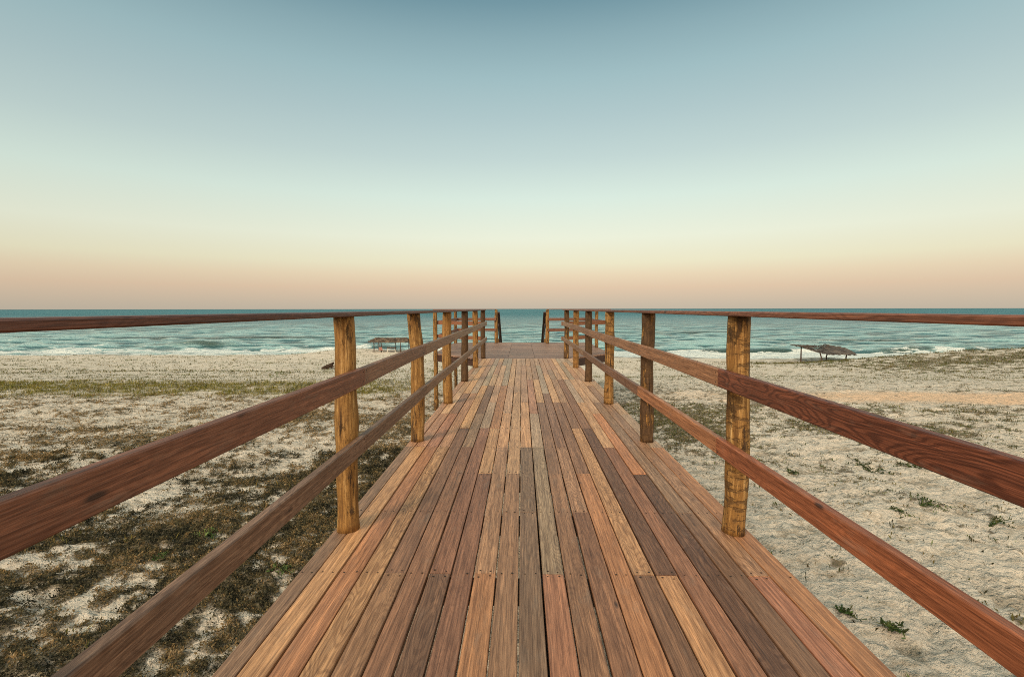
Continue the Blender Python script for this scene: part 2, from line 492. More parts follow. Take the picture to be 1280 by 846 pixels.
M_sand = mat_sand()
M_deck = wood('deck_wood', ringy=.7, rough=.52, spec=.55)
M_rail = wood('rail_wood', ringy=1.0, rough=.5)
M_post = mat_post()
M_nail = mat_plain('nail_iron', (.05, .032, .022, 1), .6, 300)
M_veg = mat_veg('leaves')
M_water = mat_water()
M_thatch = wood('thatch', ringy=.3, rough=.95)
M_dark = mat_plain('weathered_timber', (.085, .055, .04, 1), .8, 30)
M_stump = mat_plain('charred_driftwood', (.05, .032, .022, 1), .9, 8)
M_red = mat_plain('faded_red_paint', (.40, .19, .15, 1), .7, 6)
M_white = mat_plain('faded_white_paint', (.60, .57, .50, 1), .7, 6, .2)

# ------------------------------------------------------------------ the beach
def sinh_axis(lo, hi, c, a, n):
    t0, t1 = math.asinh((lo - c) / a), math.asinh((hi - c) / a)
    return c + a * np.sinh(np.linspace(t0, t1, n))


def grid_faces(nx, ny):
    i = np.arange(ny - 1)[:, None] * nx + np.arange(nx - 1)[None, :]
    i = i.ravel()
    return np.stack([i, i + 1, i + nx + 1, i + nx], 1)


gx = sinh_axis(-900, 900, 0, 5.0, 1000)
gy = np.concatenate([sinh_axis(-700, 1.4, 3, 3.0, 110)[:-1], sinh_axis(1.4, 270, 3, 5.5, 830)])
X, Y = np.meshgrid(gx, gy)
Z = height(X, Y)
cv, cg, cp = veg(X, Y)
Z = Z + mound(X, Y, cv)
wet = sst(-8.15, -8.75, Z)
hol = np.clip(-2.2 * fbm(X * 1.9, Y * 2.6, 3, 40), 0, 1)
V = np.stack([X.ravel(), Y.ravel(), Z.ravel()], 1)
beach = new_mesh('beach', V, grid_faces(len(gx), len(gy)), M_sand, smooth=True, attrs={
    'veg': ('FLOAT', cv.ravel()), 'grass': ('FLOAT', cg.ravel()), 'path': ('FLOAT', cp.ravel()), 'wet': ('FLOAT', wet.ravel()), 'hollow': ('FLOAT', hol.ravel())})
tag(beach, 'pale windblown beach sand with litter and a strip of orange sand', kind='structure')

# ------------------------------------------------------------------ the sea
u = np.linspace(-1.5, 1.5, 760)
rows = np.exp(np.linspace(math.log(84), math.log(1500), 760))
U, YY = np.meshgrid(u, rows)
XX = U * (YY + 12)
d = YY
Zs = np.zeros_like(XX)
wr = np.random.RandomState(5)
for k in range(46):
    lam = 2.2 * (16 / 2.2) ** wr.rand()
    ang = R(90) + wr.normal(0, .55)
    kx, ky = math.cos(ang) * 2 * math.pi / lam, math.sin(ang) * 2 * math.pi / lam
    amp = .0165 * lam ** .9
    fade = 1 - sst(.10, .24, d * .0049 / lam * 1.6)
    mod = .6 + .8 * np.clip(.5 + pnoise(XX / (lam * 5), YY / (lam * 4), 90 + k), 0, 1)
    ph = kx * XX + ky * YY + wr.rand() * 6.28 + 1.2 * pnoise(XX / (lam * 3), YY / (lam * 3), 200 + k)
    Zs += amp * fade * mod * (1 - 1.6 * np.abs(np.sin(ph / 2)))
crest = np.clip(.5 + Zs * 2.2, 0, 1)
# how far a point lies off the waterline
gbed = height(XX, YY, False)
depth = SEA - gbed
calm = sst(.0, 1.2, depth)
Zs *= .25 + .75 * calm
foam = np.zeros_like(XX)
face = np.zeros_like(XX)


def breaker(y0, slope, xa, xb, hgt, width, foams, seed):
    """a ridge of water lying along the shore, its back gentle and its shoreward face steep"""
    global Zs, foam, face
    yc = y0 + slope * XX + 3.0 * fbm(XX * .02, XX * 0 + seed, 2, seed)
    ex = sst(xa - 7, xa + 3, XX) * sst(xb + 7, xb - 3, XX) * (.75 + .5 * pnoise(XX * .05, XX * 0, seed + 3))
    t = YY - yc
    prof = np.where(t > 0, np.exp(-(t / (width * 2.2)) ** 2), np.exp(-(t / (width * .55)) ** 2))
    Zs = Zs + hgt * ex * prof
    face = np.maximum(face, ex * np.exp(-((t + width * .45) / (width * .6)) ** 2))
    for fa, fb in foams:
        fx = sst(fa - 2, fa + 1.5, XX) * sst(fb + 3, fb - 1.5, XX)
        foam = np.maximum(foam, fx * (.62 + .5 * pnoise(XX * .45, YY * .9, seed + 60)) * sst(-width * 1.5, -width * .8, t) * sst(width * .35, -.1 * width, t))
        face = face * (1 - fx)
    foam = np.maximum(foam, ex * .22 * np.exp(-((t - .2) / .5) ** 2))


breaker(113, .0, 29, 74, .85, 2.2, [(63, 69), (31, 35)], 1)
breaker(113, .0, 82, 108, .85, 2.2, [(95, 102)], 2)
breaker(115, .0, 106, 135, .8, 2.2, [(120, 122)], 9)
breaker(131, .0, -103, -82, 1.2, 2.6, [], 3)
breaker(128, .02, -62, -30, .5, 2.4, [(-46, -40)], 4)
breaker(150, .01, 70, 130, .5, 3, [], 5)
breaker(165, .0, -140, -60, .45, 3, [], 6)
breaker(200, .0, 20, 90, .5, 4, [], 7)
breaker(232, .0, -232, -205, .5, 3, [(-226, -208)], 8)
# wash running up the sand, thicker on the left
wn = fbm(XX * .035, YY * .10, 4, 300)
wn2 = fbm(XX * .2, YY * .5, 4, 310)
lft = sst(10, -30, XX)
edge = 1.0 + .45 * wn + .25 * lft * wn2
wash = sst(edge + .25, edge - .15, depth)
foam = np.maximum(foam * sst(-.2, .3, depth), wash * np.clip(.34 + .22 * sst(0, 20, XX) + .55 * wn2 + .30 * fbm(XX * .5, YY * 1.6, 3, 312) + .35 * np.exp(-((depth - edge + .2) / .22) ** 2) * (.5 + .5 * lft) + .25 * sst(.3, .0, depth), 0, 1))
# a few lines and flecks of old foam farther out
fl = 1 - np.abs(pnoise(XX * .035, YY * .12, 320)) * 6
foam = np.maximum(foam, .30 * sst(.2, .9, fl) * sst(230, 120, YY) + 0.10 * sst(.2, .6, fbm(XX * .15, YY * .4, 3, 330)) * sst(330, 130, YY))
shal = sst(260, 100, YY) * (.72 + .5 * fbm(XX * .02, YY * .06, 3, 340)) + .35 * sst(2.2, .3, depth)
Vs = np.stack([XX.ravel(), YY.ravel(), (SEA + Zs).ravel()], 1)
Fs = grid_faces(len(u), len(rows))
at = {k: v.ravel() for k, v in (('foam', foam), ('shallow', np.clip(shal, 0, 1)), ('face', np.clip(face, 0, 1)), ('crest', crest))}
# ring of big faces out to the horizon, joined to the fine sheet's border
base = len(Vs)
n = len(u)
yo = 45000.0
far_row = np.stack([u * (yo + 12), np.full(n, yo), np.full(n, SEA)], 1)
Vs = np.concatenate([Vs, far_row])
j = np.arange(n - 1)
top = (len(rows) - 1) * n
Fs = np.concatenate([Fs, np.stack([top + j, top + j + 1, base + j + 1, base + j], 1)])
lb = len(Vs)
side = np.array([[-60000, 84, SEA], [-60000, yo, SEA], [60000, 84, SEA], [60000, yo, SEA]])
Vs = np.concatenate([Vs, side])
# side wings as one strip each (low detail, far outside the view)
Fs2 = [[lb, 0, base, lb + 1], [n - 1, lb + 2, lb + 3, base + n - 1]]
Fs = np.concatenate([Fs, np.array(Fs2)])
pad = len(Vs) - base
for k in at:
    at[k] = np.concatenate([at[k], np.zeros(pad)])
sea = new_mesh('sea', Vs, Fs, M_water, smooth=True, attrs={k: ('FLOAT', v) for k, v in at.items()})
tag(sea, 'choppy teal sea with low breakers and white wash along the shore', kind='structure')

# ------------------------------------------------------------------ plants
def scatter(name, pts, per, hgt, wid, cols, seed, lean=.9, spread=.03, sizes=None):
    """tufts of blades: pts (n,3); every blade is a narrow triangle bent outward"""
    rs = np.random.RandomState(seed)
    n = len(pts)
    P = np.repeat(pts, per, 0)
    tc_ = cols[rs.randint(0, len(cols), n)] * rs.uniform(.65, 1.35, (n, 1))
    C = np.repeat(tc_, per, 0) * rs.uniform(.75, 1.3, (n * per, 1))
    s = np.ones(n) if sizes is None else sizes
    S = np.repeat(s, per)
    a = rs.rand(n * per) * 2 * np.pi
    L = hgt * S * rs.uniform(.5, 1.3, n * per)
    tl = rs.uniform(.15, 1, n * per) * lean
    dx, dy, dz = np.cos(a) * np.sin(tl), np.sin(a) * np.sin(tl), np.cos(tl)
    off = rs.normal(0, 1, (n * per, 2)) * (spread * S)[:, None]
    P = P + np.stack([off[:, 0], off[:, 1], np.zeros(n * per)], 1)
    b = a + np.pi / 2 + rs.normal(0, .5, n * per)
    wv = np.stack([np.cos(b), np.sin(b), rs.normal(0, .3, n * per)], 1) * (wid * S * rs.uniform(.6, 1.5, n * per))[:, None]
    D_ = np.stack([dx, dy, dz], 1) * L[:, None]
    v0 = P - np.array([0, 0, .006])
    v1 = P + D_ * .55 + wv
    v2 = P + D_ + np.array([0, 0, -.1]) * L[:, None]
    v3 = P + D_ * .45 - wv
    V = np.stack([v0, v1, v2, v3], 1).reshape(-1, 3)
    F = np.arange(len(V)).reshape(-1, 4)
    CC = np.concatenate([np.clip(np.repeat(C, 4, 0), 0, 1), np.ones((len(V), 1))], 1)
    return new_mesh(name, V, F, M_veg, attrs={'tint': ('FLOAT_COLOR', CC)})


def sample(n, x0, x1, y0, y1, which, seed, thr=.0, gain=1.0):
    rs = np.random.RandomState(seed)
    x = rs.uniform(x0, x1, n)
    y = rs.uniform(y0, y1, n)
    c, g_, p = veg(x, y)
    f = c if which == 0 else g_
    keep = rs.rand(n) < (f - thr) * gain
    x, y = x[keep], y[keep]
    return np.stack([x, y, height(x, y)], 1)


def lin(*cs):
    return np.array([srgb(*c)[:3] for c in cs])


brown = lin((104, 88, 54), (86, 74, 46), (122, 98, 58), (70, 64, 42), (62, 60, 44), (112, 100, 70), (74, 76, 46), (54, 48, 36), (92, 90, 62), (60, 66, 42))
green = lin((98, 112, 46), (78, 96, 40), (122, 126, 60), (64, 82, 40))
straw = lin((140, 130, 66), (122, 118, 56), (146, 134, 76), (104, 104, 48), (84, 86, 42), (118, 100, 56), (68, 64, 34))
dull = lin((84, 82, 52), (100, 94, 58), (70, 70, 44), (112, 98, 62), (86, 96, 54))

# the thicket: small leaves in low cushions, golden where dry, nearly black-green in between
pal = lin((46, 46, 38), (60, 58, 46), (74, 71, 55), (88, 82, 62), (100, 92, 68), (114, 98, 68), (128, 106, 72), (142, 116, 80), (158, 138, 106))


def cushion(name, pts, per, ln, wd, seed, sizes, label, dry=0.0):
    rs = np.random.RandomState(seed)
    P = np.repeat(pts, per, 0)
    n = len(P)
    S = np.repeat(sizes, per)
    P = P + rs.normal(0, .016, (n, 3)) * np.array([1, 1, .0]) * S[:, None]
    c, _, _ = veg(P[:, 0], P[:, 1])
    P[:, 2] = height(P[:, 0], P[:, 1]) + mound(P[:, 0], P[:, 1], c) + np.abs(rs.normal(0, .011, n)) * S
    t = (.40 + dry + .75 * fbm(P[:, 0] * 8.0, P[:, 1] * 8.0, 3, 610, .6) + .35 * pnoise(P[:, 0] * 1.6, P[:, 1] * 1.6, 620)
         + np.repeat(rs.normal(0, .15, len(pts)), per) + rs.normal(0, .08, n))
    idx = np.clip((t * len(pal)).astype(int), 0, len(pal) - 1)
    C_ = pal[idx] * rs.uniform(.75, 1.35, (n, 1))
    a = rs.rand(n) * 6.283
    e = rs.uniform(-.35, 1.2, n)
    d_ = np.stack([np.cos(a) * np.cos(e), np.sin(a) * np.cos(e), np.sin(e)], 1) * (ln * S * rs.uniform(.5, 1.5, n))[:, None]
    r2 = rs.normal(0, 1, (n, 3))
    w_ = np.cross(d_, r2)
    w_ /= np.linalg.norm(w_, axis=1)[:, None] + 1e-9
    w_ *= (wd * S * rs.uniform(.6, 1.4, n))[:, None]
    V = np.stack([P, P + d_ * .5 + w_, P + d_, P + d_ * .5 - w_], 1).reshape(-1, 3)
    o = new_mesh(name, V, np.arange(n * 4).reshape(-1, 4), M_veg, attrs={'tint': ('FLOAT_COLOR', np.concatenate([np.clip(np.repeat(C_, 4, 0), 0, 1), np.ones((n * 4, 1))], 1))})
    return tag(o, label, kind='stuff')


pts = sample(300000, -9, -.9, 1.6, 8.5, 0, 1, .04)
cushion('ground_cover', pts, 5, .016, .0042, 3, np.random.RandomState(8).uniform(.6, 1.5, len(pts)) * (.8 + pts[:, 1] * .06), 'matted golden brown and dark olive ground cover in the near left corner')
pts = np.concatenate([sample(120000, -18, -.9, 8.5, 14.5, 0, 2, .05), sample(50000, -13, -8, 4, 8.5, 0, 23, .05)])
cushion('low_scrub', pts, 4, .024, .006, 5, np.random.RandomState(18).uniform(.6, 1.6, len(pts)), 'fine golden brown scrub speckling the sand left of the walkway', .24)
pts = np.concatenate([sample(60000, -45, -2, 13, 19.5, 1, 4, .0), sample(14000, -12, -.9, 1.6, 8.5, 1, 5, .0)])
o = scatter('dune_grass', pts, 5, .16, .006, straw, 6, 1.0, .05, np.random.RandomState(9).uniform(.35, .95, len(pts)))
tag(o, 'strip of yellow green dune grass across the sand on the left', 'grass', kind='stuff')
pts = np.concatenate([sample(70000, -80, -2, 17, 50, 0, 7, .05), sample(30000, -130, 0, 50, 95, 0, 17, .05)])
sz = np.clip(pts[:, 1] / 22, 1, 3) * np.random.RandomState(10).uniform(.6, 1.4, len(pts))
o = scatter('beach_scrub', pts, 5, .08, .009, dull * 1.15, 12, 1.2, .07, sz)
tag(o, 'scattered dull scrub on the far sand left of the walkway', 'scrub', kind='stuff')
pts = np.concatenate([sample(60000, 1.2, 12, 2, 13, 0, 13, .05), sample(70000, 1.2, 35, 9, 34, 0, 14, .05), sample(70000, 10, 110, 34, 75, 0, 15, .05), sample(12000, 1.2, 22, 9, 14, 1, 16, .0)])
sz = np.clip(pts[:, 1] / 18, .8, 4) * np.random.RandomState(10).uniform(.6, 1.4, len(pts))
o = scatter('dune_scrub', pts, 5, .055, .006, dull, 18, 1.25, .05, sz)
tag(o, 'thin grey green scrub and grass on the sand right of the walkway', 'scrub', kind='stuff')
# dry runners and twigs lying over the cover
rs = np.random.RandomState(77)
n = 26000
x_, y_r = rs.uniform(-12, -1, n), rs.uniform(1.8, 14, n)
cc_, _, _ = veg(x_, y_r)
kp = rs.rand(n) < (cc_ * .8 + .05)
x_, y_r = x_[kp], y_r[kp]
n = len(x_)
a_ = rs.rand(n) * 6.283
L_ = rs.uniform(.03, .16, n)
w_ = rs.uniform(.0008, .0022, n)
z_ = height(x_, y_r) + rs.uniform(.004, .03, n)
d_ = np.stack([np.cos(a_), np.sin(a_), rs.normal(0, .12, n)], 1)
m_ = np.stack([-np.sin(a_), np.cos(a_), np.zeros(n)], 1)
P_ = np.stack([x_, y_r, z_], 1)
bend = m_ * (L_ * rs.normal(0, .18, n))[:, None]
hw_ = m_ * w_[:, None]
Q = np.stack([P_ - hw_, P_ + hw_, P_ + d_ * (L_ * .5)[:, None] + bend + hw_, P_ + d_ * (L_ * .5)[:, None] + bend - hw_,
              P_ + d_ * L_[:, None] + hw_ * .4, P_ + d_ * L_[:, None] - hw_ * .4], 1).reshape(-1, 3)
k_ = np.arange(n)[:, None] * 6
F_ = np.concatenate([k_ + np.array([[0, 1, 2, 3]]), k_ + np.array([[3, 2, 4, 5]])])
tw = lin((120, 104, 78), (84, 70, 50), (58, 48, 38), (146, 130, 104), (72, 68, 48))[rs.randint(0, 5, n)] * rs.uniform(.6, 1.3, (n, 1))
o = new_mesh('dry_twigs', Q, F_, M_veg, attrs={'tint': ('FLOAT_COLOR', np.concatenate([np.repeat(tw, 6, 0), np.ones((n * 6, 1))], 1))})
tag(o, 'dry runners and twigs lying over the ground cover on the left', 'twigs', kind='stuff')
# stray sprigs all over the open sand on the right and left
rs = np.random.RandomState(21)
n = 5200
xx = rs.uniform(1.2, 13, n)
yy_ = rs.uniform(1.5, 13, n) ** 1.0
keep = (fbm(xx * 1.3, yy_ * 1.3, 3, 400) > -.05) & (rs.rand(n) < .40)
xx, yy_ = xx[keep], yy_[keep]
pts = np.stack([xx, yy_, height(xx, yy_)], 1)
o = scatter('seedlings', pts, 3, .035, .0035, np.concatenate([dull, green * .8, brown * .6]), 22, 1.45, .02, rs.uniform(.4, 1.6, len(pts)) ** 1.5)
tag(o, 'stray seedlings and dry bits on the open sand right of the walkway', 'seedlings', kind='stuff')


# ------------------------------------------------------------------ board and log builders
class MB:
    def __init__(s):
        s.V, s.F, s.gc, s.tint, s.fig, s.mi = [], [], [], [], [], []
        s.n = 0

    def board(s, p0, p1, wdir, wid, thk, tint, fig=.3, seg=1, bow=None, cham=.003, rs=rnd, mi=0, off=None):
        """wdir = direction of the board's width; the third axis is its thickness"""
        lum = .35 * tint[0] + .5 * tint[1] + .15 * tint[2]
        tint = tuple(c * .80 + lum * q * .22 for c, q in zip(tint, (1.12, 1.0, .74)))
        p0, p1 = np.array(p0, float), np.array(p1, float)
        L = np.linalg.norm(p1 - p0)
        a = (p1 - p0) / L
        wdir = np.array(wdir, float)
        wdir = wdir - a * wdir.dot(a)
        wdir /= np.linalg.norm(wdir)
        t = np.cross(a, wdir)
        h, k, c = wid / 2, thk / 2, min(cham, thk * .3)
        sec = [(-h + c, -k), (h - c, -k), (h, -k + c), (h, k - c), (h - c, k), (-h + c, k), (-h, k - c), (-h, -k + c)]
        ofs = off if off is not None else (rs.uniform(0, 90), rs.uniform(0, 90), rs.uniform(0, 90))
        rings = []
        for i in range(seg + 1):
            f = i / seg
            cpt = p0 + (p1 - p0) * f
            if bow is not None:
                cpt = cpt + np.array(bow) * 4 * f * (1 - f)
            ring = []
            for (x, y) in sec:
                s.V.append(cpt + wdir * x + t * y)
                s.gc.append((ofs[0] + f * L, ofs[1] + x, ofs[2] + y))
                s.tint.append((*tint, 1))
                s.fig.append(fig)
                ring.append(s.n)
                s.n += 1
            rings.append(ring)
        for i in range(seg):
            A, B = rings[i], rings[i + 1]
            for q in range(8):
                s.F.append((A[q], B[q], B[(q + 1) % 8], A[(q + 1) % 8]))
                s.mi.append(mi)
        s.F.append(tuple(rings[0]))
        s.F.append(tuple(reversed(rings[-1])))
        s.mi += [mi, mi]

    def disc(s, c, r, n=7, mi=1, h=.0012):
        b = s.n
        for i in range(n):
            a = 6.2832 * i / n
            s.V.append(np.array(c) + np.array((math.cos(a) * r, math.sin(a) * r, h)))
            s.gc.append((0, 0, 0)); s.tint.append((.03, .02, .015, 1)); s.fig.append(0)
            s.n += 1
        s.F.append(tuple(range(b, b + n)))
        s.mi.append(mi)

    def discx(s, c, r, sgn, n=7, mi=1):
        b = s.n
        for i in range(n):
            a = 6.2832 * i / n * sgn
            s.V.append(np.array(c) + np.array((sgn * .0009, math.cos(a) * r, math.sin(a) * r)))
            s.gc.append((0, 0, 0)); s.tint.append((.03, .02, .015, 1)); s.fig.append(0)
            s.n += 1
        s.F.append(tuple(range(b, b + n)))
        s.mi.append(mi)

    def tube(s, pts, rads, tint=(.2, .15, .1), sides=10, mi=0, fig=.3, rough=0.0, closed=True, seed=0):
        pts = [np.array(p, float) for p in pts]
        ofs = rnd.uniform(0, 90)
        rings = []
        Lacc = 0
        for i, p in enumerate(pts):
            q = pts[min(i + 1, len(pts) - 1)] - pts[max(i - 1, 0)]
            q /= np.linalg.norm(q)
            ref = np.array((1., 0, 0)) if abs(q[0]) < .8 else np.array((0, 1., 0))
            e1 = np.cross(q, ref); e1 /= np.linalg.norm(e1)
            e2 = np.cross(q, e1)
            if i:
                Lacc += np.linalg.norm(p - pts[i - 1])
            ring = []
            for k in range(sides):
                a = 6.2832 * k / sides
                r = rads[i]
                if rough:
                    r *= 1 + rough * float(pnoise(math.cos(a) * 1.3 + ofs, Lacc * 4 + math.sin(a) * 1.3, seed))
                s.V.append(p + (e1 * math.cos(a) + e2 * math.sin(a)) * r)
                s.gc.append((ofs + Lacc, math.cos(a) * rads[0] + ofs, math.sin(a) * rads[0]))
                s.tint.append((*tint, 1)); s.fig.append(fig)
                ring.append(s.n); s.n += 1
            rings.append(ring)
        for A, B in zip(rings, rings[1:]):
            for k in range(sides):
                s.F.append((A[k], A[(k + 1) % sides], B[(k + 1) % sides], B[k])); s.mi.append(mi)
        s.F.append(tuple(reversed(rings[0]))); s.F.append(tuple(rings[-1])); s.mi += [mi, mi]

    def build(s, name, mats, parent=None, smooth=False, origin=(0, 0, 0)):
        me = bpy.data.meshes.new(name)
        o0 = np.array(origin, float)
        me.from_pydata([tuple(v - o0) for v in s.V], [], s.F)
        mats = mats if isinstance(mats, (list, tuple)) else [mats]
        for m in mats:
            me.materials.append(m)
        me.polygons.foreach_set('material_index', s.mi)
        if smooth:
            me.polygons.foreach_set('use_smooth', [len(f) == 4 for f in s.F])
        for an, ty, key, data in (('gc', 'FLOAT_VECTOR', 'vector', s.gc), ('tint', 'FLOAT_COLOR', 'color', s.tint), ('fig', 'FLOAT', 'value', s.fig)):
            at_ = me.attributes.new(an, ty, 'POINT')
            at_.data.foreach_set(key, np.array(data, np.float32).ravel())
        me.update()
        o = bpy.data.objects.new(name, me)
        col.objects.link(o)
        if parent:
            o.parent = parent
        return o


def log(name, x, y, z0, z1, r, parent, bark=.0, scar=.0, lean=(0, 0), kink=0, taper=.08, seed=0, sides=22):
    """a debarked round post: wandering axis, uneven girth, a few knobs"""
    b = MB()
    n = max(12, int((z1 - z0) / .035))
    pts, rads = [], []
    for i in range(n + 1):
        f = i / n
        z = z0 + (z1 - z0) * f
        wx = .004 * math.sin(f * 5 + seed * 2.1) + kink * max(0, f - .72) ** 1.0 * 1.0
        wy = .004 * math.sin(f * 4 + seed * 3.7)
        pts.append((x + lean[0] * f + wx, y + lean[1] * f + wy, z))
        rr = r * (1 - taper * f) * (1 + .035 * math.sin(f * 9 + seed * 1.7) + .02 * math.sin(f * 23 + seed))
        rads.append(rr)
    rads[0] *= 1.03
    rads[-1] *= .96
    b.tube(pts, rads, sides=sides, rough=.10, seed=seed)
    o = b.build(name, M_post, parent, smooth=True, origin=parent.location if parent else (0, 0, 0))
    o['bark'] = float(bark)
    o['scar'] = float(scar)
    return o


# ------------------------------------------------------------------ walkway deck
X0, PW, GAP = -.012, .0985, .0064
XL, XR = -.977, 1.178
JO, JS = 2.028, .6415                 # joists
YA, YB = JO - 6 * JS, 11.14

T = dict(
    dk=srgb(132, 94, 70)[:3], dk2=srgb(122, 84, 62)[:3], gb=srgb(148, 116, 90)[:3], gr=srgb(158, 134, 110)[:3], rb=srgb(156, 106, 78)[:3],
    br=srgb(164, 120, 88)[:3], og=srgb(180, 122, 78)[:3], lt=srgb(186, 138, 94)[:3], tn=srgb(180, 138, 102)[:3], sr=srgb(168, 110, 80)[:3])
deck_forced = {2: {-6, -4, -2, 1, 5, 6, 10}, 3: {0, 3, 9}, 4: {-3, -1, 2, 4, 8}}     # butt joints read off the photograph (joist number, board)
near_tint = {-10: 'gb', -9: 'lt', -8: 'og', -7: 'lt', -6: 'br', -5: 'rb', -4: 'dk', -3: 'rb', -2: 'og', -1: 'br', 0: 'gb', 1: 'sr', 2: 'br', 3: 'rb', 4: 'og', 5: 'dk',
             6: 'lt', 7: 'rb', 8: 'dk2', 9: 'dk', 10: 'sr', 11: 'og'}
near_fig = {-7: .9, -6: .6, -4: .8, 8: .9, 3: .5, 2: .6}
second = {-9: 'og', -8: 'br', -7: 'lt', -6: 'dk', -5: 'rb', -4: 'rb', -3: 'rb', -2: 'br', -1: 'br', 0: 'gb', 1: 'gr', 2: 'dk', 3: 'br', 4: 'og', 5: 'lt', 6: 'dk2', 7: 'br', 8: 'rb', 9: 'gb', 10: 'br', 11: 'lt', -10: 'og'}

boardwalk = thing('boardwalk', (0, 0, 0), 'long brown hardwood plank walkway leading straight to the sea', 'boardwalk')
bd = MB()
dr = random.Random(12)
names = ['br', 'gb', 'rb', 'tn', 'og', 'lt', 'gr', 'dk', 'br', 'tn', 'gb', 'tn', 'sr']
def jline(k):
    return JO + (k - 2) * JS
kmax = int((YB - JO) / JS) + 3
for i in range(-10, 12):
    xa = X0 + i * PW + GAP / 2
    xb = X0 + (i + 1) * PW - GAP / 2
    if i == -10:
        xa = XL
    if i == 11:
        xb = XR
    cuts = [YA]
    k = -3
    joints = {kk for kk, s_ in deck_forced.items() if i in s_}
    last = -4
    for kk in range(-3, kmax):
        if kk in (2, 3, 4):
            hit = kk in joints
        else:
            gap_ = kk - last
            hit = gap_ >= 2 and dr.random() < {2: .25, 3: .4, 4: .6}.get(gap_, .9)
            if (kk == 1 and 2 in joints) or (kk == 5 and 4 in joints):
                hit = False
        if hit:
            cuts.append(jline(kk)); last = kk
    cuts = [c for c in cuts if c < YB - .3] + [YB]
    for j_, (ya, yb) in enumerate(zip(cuts, cuts[1:])):
        if yb - ya < .2:
            continue
        if ya < 2.2 < yb + .2 and ya < jline(2) - .05:
            key = near_tint[i]; fg = near_fig.get(i, dr.uniform(.1, .4))
        elif ya < jline(4) - .05:
            key = second[i]; fg = dr.choice([.15, .3, .5, .8])
        else:
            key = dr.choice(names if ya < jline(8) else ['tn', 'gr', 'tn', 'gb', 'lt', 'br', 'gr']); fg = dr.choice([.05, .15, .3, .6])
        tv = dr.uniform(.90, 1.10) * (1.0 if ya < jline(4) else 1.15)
        wq = (1.03, .93, .82) if ya < jline(7) else (1.0, .97, .93)  # far boards paler and greyer: grazing sheen put into their tints
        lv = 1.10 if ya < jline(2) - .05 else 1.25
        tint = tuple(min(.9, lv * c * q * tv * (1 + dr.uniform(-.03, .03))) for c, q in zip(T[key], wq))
        dz = dr.uniform(-.0016, .0010)
        wj = dr.uniform(-.0012, .0012)
        xm = (xa + xb) / 2 + wj
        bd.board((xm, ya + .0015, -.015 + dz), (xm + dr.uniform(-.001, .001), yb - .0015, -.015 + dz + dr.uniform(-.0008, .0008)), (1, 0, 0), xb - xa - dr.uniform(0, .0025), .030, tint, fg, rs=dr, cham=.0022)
    # nails, two to a board over every joist; board ends get their own pair each side
    for kk in range(-3, kmax):
        yj = jline(kk)
        ends = [yj - .022, yj + .022] if any(abs(c - yj) < .01 for c in cuts) else [yj]
        for ye in ends:
            if ye > YB - .02:
                continue
            for fx in (.24, .76):
                if dr.random() < .93:
                    bd.disc((xa + (xb - xa) * fx + dr.uniform(-.004, .004), ye + dr.uniform(-.006, .006), .0), dr.uniform(.0034, .0058))
bd.build('decking', [M_deck, M_nail], boardwalk)
sub = MB()
for kk in range(-4, kmax):
    yj = jline(kk)
    if yj < YB - .1:
        sub.board((XL + .01, yj, -.081), (XR - .01, yj, -.081), (0, 0, 1), .10, .05, (.05, .03, .022), .2)
sub.build('joists', M_deck, boardwalk)
for xbm in (-.82, .10, 1.02):
    bm_ = MB()
    bm_.board((xbm, YA + .02, -.212), (xbm, YB - .02, -.212), (0, 0, 1), .16, .07, (.06, .036, .026), .2)
    bm_.build('beam', M_deck, boardwalk)
POSTS_Y = [.66 + 1.747 * i for i in range(0, 7)]
for yq in POSTS_Y:
    for xq in (-.82, 1.02):
        log('pile', xq, yq + .3, float(height(xq, yq + .3, False)) - .4, -.292, .065, boardwalk, .3, .2, seed=int(yq * 10), sides=12)

# ------------------------------------------------------------------ railings of the walkway
def seg_rail(parent, name, x, ya, yb, za, zb, wid, thk, tint, fig, side, bow=0.0, label=None):
    b = MB()
    b.board((x, ya, za), (x, yb, zb), (0, 0, 1), wid, thk, tint, fig, seg=10, bow=(bow * side, 0, 0), cham=.0035)
    o = b.build(name, M_rail, parent, origin=parent.location)
    if label:
        o['label'] = label
    return o


C = lambda r, g_, b_: srgb(r, g_, b_)[:3]
Y1 = 2.407 + .0
# post rows: y from the reading 1/dy = .00352, .00599, .0084, .01099, .01359, .01626
PY = [.66, 2.44, 4.15, 5.82, 7.62, 9.40, 11.20]
rail_left = thing('railing', (-.905, 0, 0), 'wooden railing along the left side of the walkway with ochre log posts', 'railing', 'railings along the walkway')
rail_right = thing('railing', (1.095, 0, 0), 'wooden railing along the right side of the walkway with scarred log posts', 'railing', 'railings along the walkway')
LX = [-.905, -.905, -.912, -.905, -.905, -.905, -.900]
RX = [1.095, 1.095, 1.085, 1.06, 1.06, 1.06, 1.045]
lb_ = [.0, .06, .14, .10, .85, .2, .8]
ls_ = [.2, .12, .2, .2, .3, .3, .2]
rb_ = [.1, .16, .70, .1, .95, .15, .5]
rsc = [.6, 1.0, .6, .9, .4, .7, .4]
for i, y in enumerate(PY):
    log('post', LX[i], y, .001, 1.111, .0565 if i != 2 else .060, rail_left, lb_[i], ls_[i], seed=i + 1, lean=(.0 if i != 2 else .008, 0), kink=(-.10 if i == 2 else 0), taper=.07)
    log('post', RX[i], y, .001, 1.111, .0565, rail_right, rb_[i], rsc[i], seed=i + 20, taper=.04)

